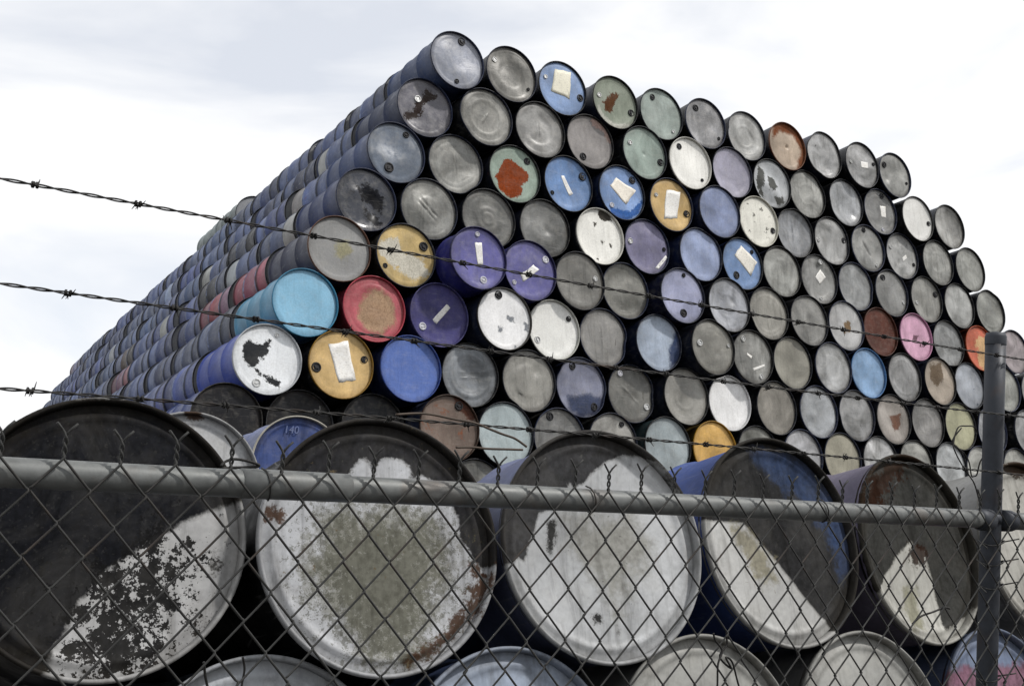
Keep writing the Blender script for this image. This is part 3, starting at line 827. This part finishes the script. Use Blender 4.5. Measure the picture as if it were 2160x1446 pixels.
for r in range(8):
    for k in range(1, NK[r]+1):
        col, cn = SPECIAL.get((r, k), (SLATES[(r*7+k*3+(k*k) % 5) % 10], 'slate blue'))
        bd = BAND.get((r, k))
        key = (col, bd)
        if key not in shell_mats:
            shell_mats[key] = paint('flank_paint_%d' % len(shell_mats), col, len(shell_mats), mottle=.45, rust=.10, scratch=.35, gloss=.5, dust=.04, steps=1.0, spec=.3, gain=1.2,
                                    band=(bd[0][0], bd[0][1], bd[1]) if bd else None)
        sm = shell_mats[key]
        x = -PS*r + rng.uniform(-.024, .016)
        z = -PH*r + rng.uniform(-.010, .010)
        y = POS[r][0][1] + k*STEP + rng.uniform(-.012, .012) + (0.035 if (r*5+k*3) % 7 == 0 else 0)
        mw = drum_matrix(r, x, y, z) @ Matrix.Rotation(rng.uniform(-.012, .012), 4, 'Z') @ Matrix.Rotation(rng.uniform(-.012, .012), 4, 'X') @ rot_y(rng.uniform(0, 6.28)) @ Matrix.Scale(rng.uniform(.955, 1.0), 4)
        lb = '%s drum%s, pile flank, %s row down, %s drum back' % (cn, ' with %s band' % bd[2] if bd else '', ORD[r], ORD[k-1])
        t = thing('steel_drum', mw, lb, 'drum', 'drums along the left flank of the pile')
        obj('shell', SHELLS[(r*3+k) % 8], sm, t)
        obj('rim', RIM, paint_c('rim_paint', DARKS[(r+k) % 5], seed=(r+k) % 4, gloss=.4, mottle=.3, scratch=.4, rust=.12), t)
        obj('lid', LID0, paint_c('flank_lid', '8a8c90', seed=2, gloss=.45), t)

for n_, (k, nm) in enumerate(((6.55, 'nearer'), (7.45, 'farther'))):
    mw = drum_matrix(-1, 0.30+0.01*n_, k*STEP, PH*0.985)
    t = thing('steel_drum', mw, '%s of two pale green-white drums lying on top of the pile' % nm, 'drum', 'drums lying on top of the pile')
    obj('shell', SHELLS[n_+2], paint_c('top_paint', '9aa6a6', seed=n_, mottle=.5, dust=.2), t)
    obj('rim', RIM, paint_c('rim_paint', '22252c', seed=1, gloss=.4, mottle=.3, scratch=.4, rust=.12), t)
    obj('lid', LID0, paint_c('flank_lid', '8a8c90', seed=2, gloss=.45), t)

# ------------------------------------------------------------------ foreground stack just behind the fence
FTILT = -0.105
def fore_matrix(x, y, z, yw):
    return PILE @ Matrix.Translation((x, y, z)) @ Matrix.Rotation(yw, 4, 'Z') @ Matrix.Rotation(FTILT, 4, 'X')
def mid_matrix(x, y, z):
    return PILE @ Matrix.Translation((x, y, z))
FPOS = [(0.569, 2.376, 0.205), (1.145, 2.294, 0.186), (1.721, 2.245, 0.186), (2.321, 2.237, 0.200), (2.916, 2.255, 0.186), (3.502, 2.262, 0.190)]
FYAW = [-0.070, -0.040, -0.070, 0.007, 0.074, 0.05]
FORE = [
 P(c='b8b8b8', rk=(0,), w='front drum with black upper half and peeling white corner', sh='1b1b1d',
   ly=[([[(-120, 840), (600, 840), (560, 1000), (530, 1050), (478, 1066), (400, 1092), (330, 1130), (262, 1172), (205, 1215), (172, 1265), (142, 1320), (112, 1372), (88, 1440), (60, 1500), (-120, 1500)]], '1b1c20', .016, 22, .004, 1),
       ([[(150, 1420), (150, 1330), (205, 1240), (270, 1180), (330, 1150), (370, 1200), (360, 1245), (380, 1290), (330, 1330), (330, 1385), (300, 1440)]], '1d1d1e', .42, 34, .006, .97),
       ([[(455, 1165), (475, 1170), (468, 1195), (450, 1200), (440, 1180)]], '3a3a3a', .04, 30, .004, .95)], spots=.55, spot_col='2e2e2e'),
 P(c='bec0c4', rk=(1, 2), spots=.5, w='front drum, white with torn black top and mossy centre', sh='1a1a1c',
   ly=[([[(700, 1075), (900, 1080), (950, 1150), (942, 1240), (905, 1320), (862, 1405), (790, 1400), (735, 1330), (672, 1262), (650, 1180)]], '86867e', .12, 20, .03, .9),
       ([[(540, 1010), (640, 1006), (662, 1000), (680, 1010), (735, 1012), (743, 984), (766, 958), (784, 972), (792, 1004), (797, 972), (812, 964), (850, 967), (866, 985), (872, 1004), (888, 996), (922, 1018), (958, 1066), (972, 1090), (976, 1130), (1000, 1172), (1014, 1194), (1070, 1190), (1100, 1000), (960, 860), (780, 850), (560, 900)]], '2f2f32', .016, 30, .002, 1),
       ([[(1000, 1185), (1034, 1200), (1036, 1240), (992, 1312), (922, 1372), (872, 1402), (862, 1392), (930, 1342), (984, 1282), (1006, 1230)], [(566, 1066), (590, 1068), (588, 1090), (572, 1094)]], '4a2c16', .09, 24, .008, .9),
       ([[(700, 1085), (900, 1090), (940, 1150), (935, 1240), (900, 1310), (860, 1390), (790, 1385), (745, 1330), (690, 1262), (665, 1180)]], '5a5a4e', .40, 75, .01, .5)],
   rust=0, f=[('ring', .245, .008, .004)]),
 P(c='c0c2c4', rk=(1,), w='front drum, white with black upper left and soot spots', sh='6c7290',
   ly=[([[(1215, 1095), (1335, 1088), (1372, 1150), (1332, 1225), (1300, 1290), (1268, 1232), (1225, 1150)]], '94938c', .09, 14, .03, .7),
       ([[(1040, 1080), (1050, 1190), (1084, 1186), (1098, 1170), (1112, 1178), (1120, 1150), (1136, 1100), (1142, 1078), (1197, 1062), (1200, 1014), (1214, 1024), (1236, 1014), (1260, 985), (1300, 962), (1345, 956), (1376, 966), (1402, 986), (1444, 1052), (1480, 1000), (1400, 900), (1250, 880), (1120, 900), (1050, 990)]], '404042', .014, 26, .002, 1),
       ([[(1163, 1094), (1178, 1094), (1181, 1150), (1172, 1164), (1165, 1150)], [(1255, 1296), (1266, 1294), (1272, 1312), (1260, 1312)], [(1302, 1326), (1310, 1326), (1306, 1334)]], '2e2e2e', .025, 40, .003, .95)], spots=.35, spot_col='4a4a48'),
 P(c='bebebc', rk=(0,), w='front drum split diagonally white and dark with blue arc', sh='485a92',
   ly=[([[(1470, 900), (1470, 1094), (1572, 1100), (1602, 1136), (1642, 1182), (1692, 1252), (1768, 1336), (1790, 1380), (1860, 1300), (1860, 900)]], '303031', .006, 20, .002, 1),
       ([[(1588, 950), (1660, 940), (1724, 980), (1778, 1050), (1806, 1150), (1802, 1212), (1772, 1224), (1742, 1130), (1704, 1066), (1644, 1024), (1612, 984)]], '37486a', .08, 10, .02, .7),
       ([[(1545, 1110), (1575, 1110), (1625, 1170), (1640, 1220), (1610, 1225), (1580, 1170)]], '8d8770', .06, 18, .012, .7)]),
 P(c='bcbbb4', rk=(0, 1), w='front drum, dark grey with white triangle and rusty top', sh='7c7688',
   ly=[([[(1780, 940), (1800, 1240), (1850, 1262), (1872, 1210), (1905, 1160), (1925, 1138), (1962, 1160), (1984, 1230), (2000, 1325), (2040, 1300), (2090, 1250), (2090, 940)]], '3a3a38', .016, 24, .003, 1),
       ([[(1800, 1070), (1840, 1000), (1895, 958), (1960, 952), (1905, 990), (1872, 1040), (1862, 1080)], [(1925, 1142), (1960, 1158), (1958, 1190), (1940, 1186)]], '2e1a10', .12, 20, .008, .85),
       ([[(1915, 1230), (1945, 1232), (1955, 1320), (1930, 1330)]], '8e8c74', .06, 18, .015, .7)]),
 P(c='b4b2ab', w='pale front drum right of the fence post', sh='8a8a88',
   ly=[([[(2110, 980), (2140, 968), (2190, 975), (2180, 1010), (2150, 1005), (2128, 996)]], '3c2a1c', .04, 24, .004, .95)]),
]
def fore_drum(mw, d, seed, group):
    polys, layers, rp = [], [], []
    for k, (ps, col, amp, nsc, soft, op) in enumerate(d.get('ly', ())):
        polys.append([[px_local(mw, a, b, REC*.7) for a, b in q] for q in ps])
        rp.append([[px_local(mw, a, b, 0.0) for a, b in q] for q in ps] if k in d.get('rk', (0, 1, 2)) else [[(5, 5), (5.1, 5), (5, 5.1)]])
        layers.append(('m%d' % k, col, amp, nsc, soft, op))
    lm = paint('front_lid_paint_%d' % seed, d['c'], seed, mottle=.22, spots=d.get('spots', .2), gloss=.5, spec=.15, edge=.5, edge_col='3a352c', drip=.5, layers=layers, spot_col=d.get('spot_col', '5c5240'), scratch=0, bump=.15, spot_scale=38)
    sm = paint('front_shell_paint_%d' % seed, d.get('sh', '8a8c92'), seed+5, mottle=.4, rust=.1, dust=0, spec=.05)
    return make_drum(mw, d['w'], group, lm, sm, lm, seed, feats=d.get('f', ()) or [('ring', .245, .008, .003)], polys=polys, rim_polys=rp, lidres=(128, 44))
for i, d in enumerate(FORE):
    fore_drum(fore_matrix(*FPOS[i], FYAW[i]), d, 300+i, 'front drums behind the fence')
def low_matrix(i, j, back=0.0):
    m0 = fore_matrix(*FPOS[i], FYAW[i]*0.4)
    return m0 @ Matrix.Translation((0.29 if j % 2 else 0.0, back, -0.4975*j))
LOWD = [(.024, 0, -.033), (.0, 0, -.019), (-.042, 0, -.010), (-.065, 0, -.035), (-.05, 0, -.03)]
LOW = [P(c='b4b8be', w='low front drum, pale bluish white, first in bottom row', sh='555a66'),
       P(c='a9b4c6', w='low front drum, pale blue rim, second in bottom row', sh='5a6a90'),
       P(c='b2b2ae', w='low front drum, grey white, third in bottom row', sh='808080'),
       P(c='b2b2ae', w='low front drum, scratched grey white, fourth in bottom row', sh='808080'),
       P(c='7d8aa4', w='low front drum, blue-grey with pink lower half, behind the post', sh='5f6a86',
         ly=[([[(1960, 1412), (2200, 1400), (2200, 1800), (1960, 1800)]], '8c6678', .05, 12, .01, .95)])]
for i, d in enumerate(LOW):
    fore_drum(low_matrix(i, 1) @ Matrix.Translation(LOWD[i]), d, 320+i, 'lower front drums behind the fence')

# two drums standing out of the middle stack
fore_drum(mid_matrix(1.385, 4.46, 0.589), P(c='bcbdbe', w='white drum with rusty clamp, peeping between the first two front drums', sh='8a8c90',
          ly=[([[(384, 862), (424, 862), (428, 882), (396, 884)]], '4a2f1c', .03, 30, .004, .9)]), 340, 'drums of the middle stack')
bm_ = mid_matrix(2.515, 6.10, 0.930)
bt = fore_drum(bm_, P(c='46578c', w='blue drum with pale rim and chalked number 140', sh='8088a8'), 341, 'drums of the middle stack')
for ch in bt.children:
    if ch.name.startswith('rim'):
        ch.data.materials[0] = paint('pale_rim_paint', 'b5b1a6', 9, mottle=.4, rust=.2)
fc = bpy.data.curves.new('chalk_number', 'FONT')
fc.body = '140'
fc.size = 0.062
fc.extrude = 0.0004
fc.shear = 0.15
to = bpy.data.objects.new('chalk_number_tmp', fc)
C.objects.link(to)
dg = bpy.context.evaluated_depsgraph_get()
tm = bpy.data.meshes.new_from_object(to.evaluated_get(dg))
bpy.data.objects.remove(to)
cx, cz = px_local(bm_, 598, 912, REC)
ch = obj('chalk_number', tm, paint('chalk', '66739c', 4), bt, Matrix.Translation((cx, min(LID_Y[0](cx+q*.05, cz+w*.04) for q in (0, 1, 2) for w in (0, 1))-0.0012, cz)) @ Matrix.Rotation(math.radians(90), 4, 'X'))

# the drums nobody can tell apart: behind, below and inside the stacks
cyl_t = [2*math.pi*k/14 for k in range(14)]
hv, hf = [], []
def core(mw, y0=0.012, y1=0.868, r=0.2805):
    o = len(hv)
    for y in (y0, y1):
        for t in cyl_t:
            p = mw @ Vector((r*math.cos(t), y, r*math.sin(t)))
            hv.append((p.x, p.y, p.z))
    for k in range(14):
        k2 = (k+1) % 14
        hf.append((o+k, o+k2, o+14+k2, o+14+k))
    hf.append(tuple(o+k for k in range(13, -1, -1)))
    hf.append(tuple(o+14+k for k in range(14)))
for r in range(0, 13):
    nrow = len(POS[r]) if r in POS else 18
    for k in range(0, 16):
        for i in range(nrow):
            if r <= 8 and k == 0:
                continue
            if i == 0 and r in NK and k <= NK[r]:
                continue
            keep = (k <= 1) or (r <= 0) or (i == 0) or (i == nrow-1) or k == 15
            if keep:
                core(drum_matrix(r, i*PD-PS*r+rng.uniform(-.004, .004), 0.01+k*STEP, -PH*r))
for j in range(4):
    for i in range(6):
        if j >= 2:
            core(low_matrix(i, j))
        core(low_matrix(i, j, 0.91))
for i in range(5):
    for j in range(1, 5):
        core(mid_matrix(1.385+0.6*i+(0.29 if j % 2 else 0), 4.46, 0.589-0.4975*j))
        core(mid_matrix(1.915+0.6*i+(0.29 if j % 2 else 0), 6.10, 0.930-0.4975*j))
so = obj('stacked_drums', mesh('stacked_drums', hv, hf, smooth=False), paint('core_paint', '3a4256', 77, mottle=.4, rust=.2))
so['kind'] = 'stuff'
so['label'] = 'the mass of drums packed behind and below the visible ones'
so['category'] = 'drums'

# ------------------------------------------------------------------ chain-link fence
G = [0.2276, 1.4845, 0.2207, 0.1743, 0.0090, 0.0187, 0.0406]
fp, fv = 0.0718, G[6]
ang = math.sqrt(G[3]**2+G[4]**2+G[5]**2)
FENCE = PILE @ Matrix.Translation(G[:3]) @ Matrix.Rotation(ang, 4, Vector(G[3:6]).normalized())
FZG = -1.86                       # ground below the rail, in the fence's own frame
fence = thing('chain_link_fence', FENCE, 'dark chain-link fence with top rail and steel post in front of the drums', 'fence')
wire_m = galv('fence_wire_steel', '373736', 0.6, 0.3, 0.35)
rail_m = galv('fence_rail_steel', '686a69', 0.5, 0.25, 0.4)
post_m = galv('fence_post_steel', '383b41', 0.55, 0.3, 0.35)
barb_m = galv('barbed_wire_steel', '2a2928', 0.6, 0.3, 0.4)
RW = 0.0017

def weave(side):
    """one zigzag wire of the fabric, running from the twisted top down to the ground"""
    pts = []
    n = int(-FZG/fv)
    off = 0.0022
    # twisted top: a short turn round its partner, then an outward tip
    s = side
    top = [(s*0.0125, -0.002, 0.043), (s*0.006, 0.0, 0.036)]
    for q in range(9):
        a = q/8*2.6*math.pi
        top.append((s*0.0021*math.cos(a), s*0.0021*math.sin(a), 0.031-0.030*q/8))
    pts += top
    for j in range(0, n):
        x = 0.0 if j % 2 == 0 else s*0.5*fp
        z = -j*fv
        nx = 0.0 if j % 2 == 1 else s*0.5*fp
        yy = off*s*(1 if j % 2 == 0 else -1)
        dx, dz = (nx-x), -fv
        if j > 0:
            pts.append((x+0.0*dx, yy*0.2, z+0.0022))
        pts.append((x, yy, z))
        pts.append((x+dx*0.08, yy*0.8, z+dz*0.09))
        pts.append((x+dx*0.90, -yy*0.6, z+dz*0.90))
    return pts
WM = []
for s in (1, -1):
    V_, F_ = tube(weave(s), RW, 6)
    me = mesh('mesh_wire', V_, F_)
    me.materials.append(wire_m)
    WM.append(me)
K0, K1 = -7, 36
for k in range(K0, K1):
    for me in WM:
        jx = 0.0018*math.sin(k*1.7)
        obj('mesh_wire', me, None, fence, Matrix.Translation((k*fp+jx, 0.0012*math.sin(k*0.9), 0.0025*math.sin(k*2.3))) @ Matrix.Rotation(0.004*math.sin(k*1.3), 4, 'Y'))

def cyl(p0, p1, r, n=28, rings=1):
    P0, P1 = np.array(p0, float), np.array(p1, float)
    return tube([P0+(P1-P0)*t/rings for t in range(rings+1)], r, n)
RZ, RR, RYO = -0.0200, 0.0190, 0.0235
PX = 28.28*fp
V_, F_ = cyl((K0*fp, RYO, RZ), (PX-0.055, RYO, RZ-0.002), RR, 28, 30)
rail = obj('top_rail', mesh('top_rail', V_, F_), rail_m, fence)
V_, F_ = cyl((PX+0.055, RYO, RZ-0.003), (K1*fp, RYO, RZ-0.004), RR, 28, 8)
obj('top_rail', mesh('top_rail', V_, F_), rail_m, fence)
# sleeve joint on the rail
V_, F_ = cyl((4.35*fp, RYO, RZ), (6.6*fp, RYO, RZ), RR+0.0016, 28, 3)
obj('rail_sleeve', mesh('rail_sleeve', V_, F_), rail_m, rail)
# post with rail cups, cap and barb slots
PY = RYO+0.012
V_, F_ = cyl((PX, PY, FZG-0.15), (PX+0.004, PY, 0.375), 0.0220, 30, 12)
post = obj('post', mesh('post', V_, F_), post_m, fence)
V_, F_ = lathe([(0, 0.0230), (0.018, 0.0230), (0.026, 0.020), (0.030, 0.0005)], 24)
obj('post_cap', mesh('post_cap', V_, F_), post_m, post, Matrix.Translation((PX+0.004, PY, 0.364)) @ Matrix.Rotation(math.radians(90), 4, 'X'))
for sx in (-1, 1):
    V_, F_ = lathe([(0, 0.0005), (0, 0.0235), (0.03, 0.0235), (0.038, 0.0215), (0.040, 0.0192)], 24)
    obj('rail_cup', mesh('rail_cup', V_, F_), post_m, fence, Matrix.Translation((PX+sx*0.023, RYO, RZ-0.003)) @ Matrix.Rotation(-sx*math.radians(90), 4, 'Z'))
ringp = [(0.0275*math.cos(a*math.pi/14), 0.0275*math.sin(a*math.pi/14), 0.001*math.sin(a)) for a in range(29)]
V_, F_ = lathe([(-0.010, 0.0224), (-0.010, 0.0246), (0.010, 0.0246), (0.010, 0.0224)], 28, closed=True)
band = mesh('post_band', V_, F_)
for z in (RZ, -0.52, -1.02):
    obj('post_band', band, post_m, post, Matrix.Translation((PX, PY, z)) @ Matrix.Rotation(math.radians(90), 4, 'X'))
for z in (-0.072, -0.115, -0.165, -0.36, -0.62):
    path = [(PX+0.029*math.cos(a/12*math.pi), PY-0.029*math.sin(a/12*math.pi)-0.002, z+0.006*math.sin(a*0.5)) for a in range(-2, 15)]
    path = [(PX-0.06, 0.0, z-0.01)] + path[::-1] + [(PX+0.055, 0.0, z+0.012)]
    V_, F_ = tube(path, 0.0016, 6)
    obj('tie_wire', mesh('tie_wire', V_, F_), wire_m, fence)
for k in (4.75, 12.6, 20.4):
    path = [(k*fp+0.002*a, RYO-(RR+0.003)*math.sin(a/10*math.pi*1.6), RZ+(RR+0.003)*math.cos(a/10*math.pi*1.6)) for a in range(11)]
    V_, F_ = tube(path, 0.0014, 6)
    obj('tie_wire', mesh('tie_wire', V_, F_), wire_m, fence)

# ------------------------------------------------------------------ barbed wire, three strands
def barb():
    parts = []
    for s in (-1, 1):
        coil = [(0.0026*s+0.0016*s*(a/14-0.5)*1.5, 0.0036*math.cos(a*0.9), 0.0036*math.sin(a*0.9)) for a in range(15)]
        e0 = np.array(coil[0])
        e1 = np.array(coil[-1])
        d0 = np.array([-0.3*s, -0.55, 0.85])
        d1 = np.array([0.25*s, 0.5*s, -0.9*s])
        path = [tuple(e0+d0*0.0095)] + coil + [tuple(e1+d1*0.0095)]
        parts.append(tube(path, [0.0004]+[0.0011]*15+[0.0004], 5))
    return join(parts)
V_, F_ = barb()
BARB = mesh('barb', V_, F_)
BARB.materials.append(barb_m)
def barbed(name_w, z, ph, sag, x0=K0*fp, x1=K1*fp, tilt=0.0):
    t = thing('barbed_wire', FENCE, name_w, 'barbed wire', 'barbed wire strands above the fence')
    def cpt(x):
        u = (x-0.0)/(PX-0.0)
        return np.array([x, RYO-0.018, z - sag*4*u*(1-u) + tilt*x])
    n = int((x1-x0)/0.004)
    for s in (0, math.pi):
        path = []
        for i in range(n+1):
            x = x0+(x1-x0)*i/n
            a = x/0.062*2*math.pi+s+ph
            c = cpt(x)
            path.append((x, c[1]+0.00145*math.cos(a), c[2]+0.00145*math.sin(a)))
        V_, F_ = tube(path, 0.0012, 5)
        obj('strand', mesh('strand', V_, F_), barb_m, t)
    i = 0
    x = x0+ph*0.03
    while x < x1:
        c = cpt(x)
        obj('barb', BARB, None, t, Matrix.Translation(c) @ Matrix.Rotation(i*1.9+ph, 4, 'X'))
        x += 0.124 + 0.012*math.sin(i*3.1+ph)
        i += 1
barbed('topmost strand of barbed wire stretched above the fence rail', 0.3351, 0.4, 0.004)
barbed('middle strand of barbed wire above the fence rail', 0.2072, 2.2, 0.006)
barbed('lowest strand of barbed wire just above the fence rail', 0.0805, 1.1, -0.006)

# loose bits of wire caught on the fence
def loose(name, label, pts_px, off, r=0.0016, mat=barb_m):
    """wire lying close to the fence plane; off = metres behind (+) the fabric"""
    path = []
    for i, (px, py) in enumerate(pts_px):
        x, z = px_local(FENCE, px, py, off)
        path.append((x, off+0.004*math.sin(i*1.3), z))
    # smooth
    P_ = np.array(path)
    out = []
    for i in range(len(P_)-1):
        p0, p1, p2, p3 = P_[max(i-1, 0)], P_[i], P_[i+1], P_[min(i+2, len(P_)-1)]
        for q in range(6):
            t_ = q/6
            out.append(0.5*((2*p1)+(-p0+p2)*t_+(2*p0-5*p1+4*p2-p3)*t_**2+(-p0+3*p1-3*p2+p3)*t_**3))
    out.append(P_[-1])
    V_, F_ = tube(out, r, 6)
    o = obj(name, mesh(name, V_, F_), mat, None, FENCE)
    tag(o, label, 'wire', 'loose wires on the fence')
    return o
loose('loose_wire', 'looped loose wire sticking up left of the fence post', [(2078, 1110), (2062, 1030), (2048, 1005), (2030, 985), (2013, 955), (2012, 935), (2024, 902), (2040, 898), (2052, 900), (2060, 915)], 0.05)
loose('loose_wire', 'narrow hairpin of loose wire beside the fence post', [(2028, 902), (2012, 932), (2035, 955), (2042, 975), (2046, 1002), (2055, 1004), (2064, 1000), (2068, 975), (2075, 958), (2084, 948)], 0.06)
rust_m = galv('rusty_wire_steel', '4a4038', 0.6, 0.3, 0.5)
loose('loose_wire', 'rusty loose wire crossing in front of the brown drum', [(835, 874), (900, 872), (962, 884), (1000, 892), (1032, 905), (1060, 915), (1090, 925), (1112, 942)], -0.03, 0.0018, rust_m)
loose('loose_wire', 'short pale rusty wire end below the brown drum', [(962, 943), (1000, 943), (1030, 946), (1070, 947), (1100, 948)], -0.03, 0.0018, rust_m)
loose('loose_wire', 'twisted black wire looped on white drum near the rail', [(466, 982), (480, 972), (500, 968), (530, 974), (545, 982), (520, 985), (490, 986), (470, 988), (500, 992), (540, 1000)], 0.05, 0.002)
loose('loose_wire', 'tangled black wire hanging low across third bottom drum', [(1505, 1335), (1512, 1350), (1525, 1372), (1512, 1400), (1510, 1446), (1508, 1500)], -0.012, 0.0019)
loose('loose_wire', 'bent black wire hanging low beside the tangled one', [(1532, 1340), (1536, 1360), (1520, 1385), (1540, 1408), (1528, 1385), (1545, 1395), (1560, 1440), (1575, 1500)], -0.012, 0.0019)
loose('loose_wire', 'short black wire across the white triangle drum', [(1925, 1315), (1945, 1300), (1970, 1290), (1990, 1280), (2000, 1282)], 0.012, 0.0022)
loose('loose_wire', 'dangling dark wire low on the left fence panel', [(430, 1395), (435, 1425), (440, 1460), (436, 1500)], 0.01, 0.0018)
loose('loose_wire', 'crooked dark wire low over the bluish drum', [(512, 1385), (518, 1410), (512, 1440), (505, 1480)], 0.01, 0.0016)
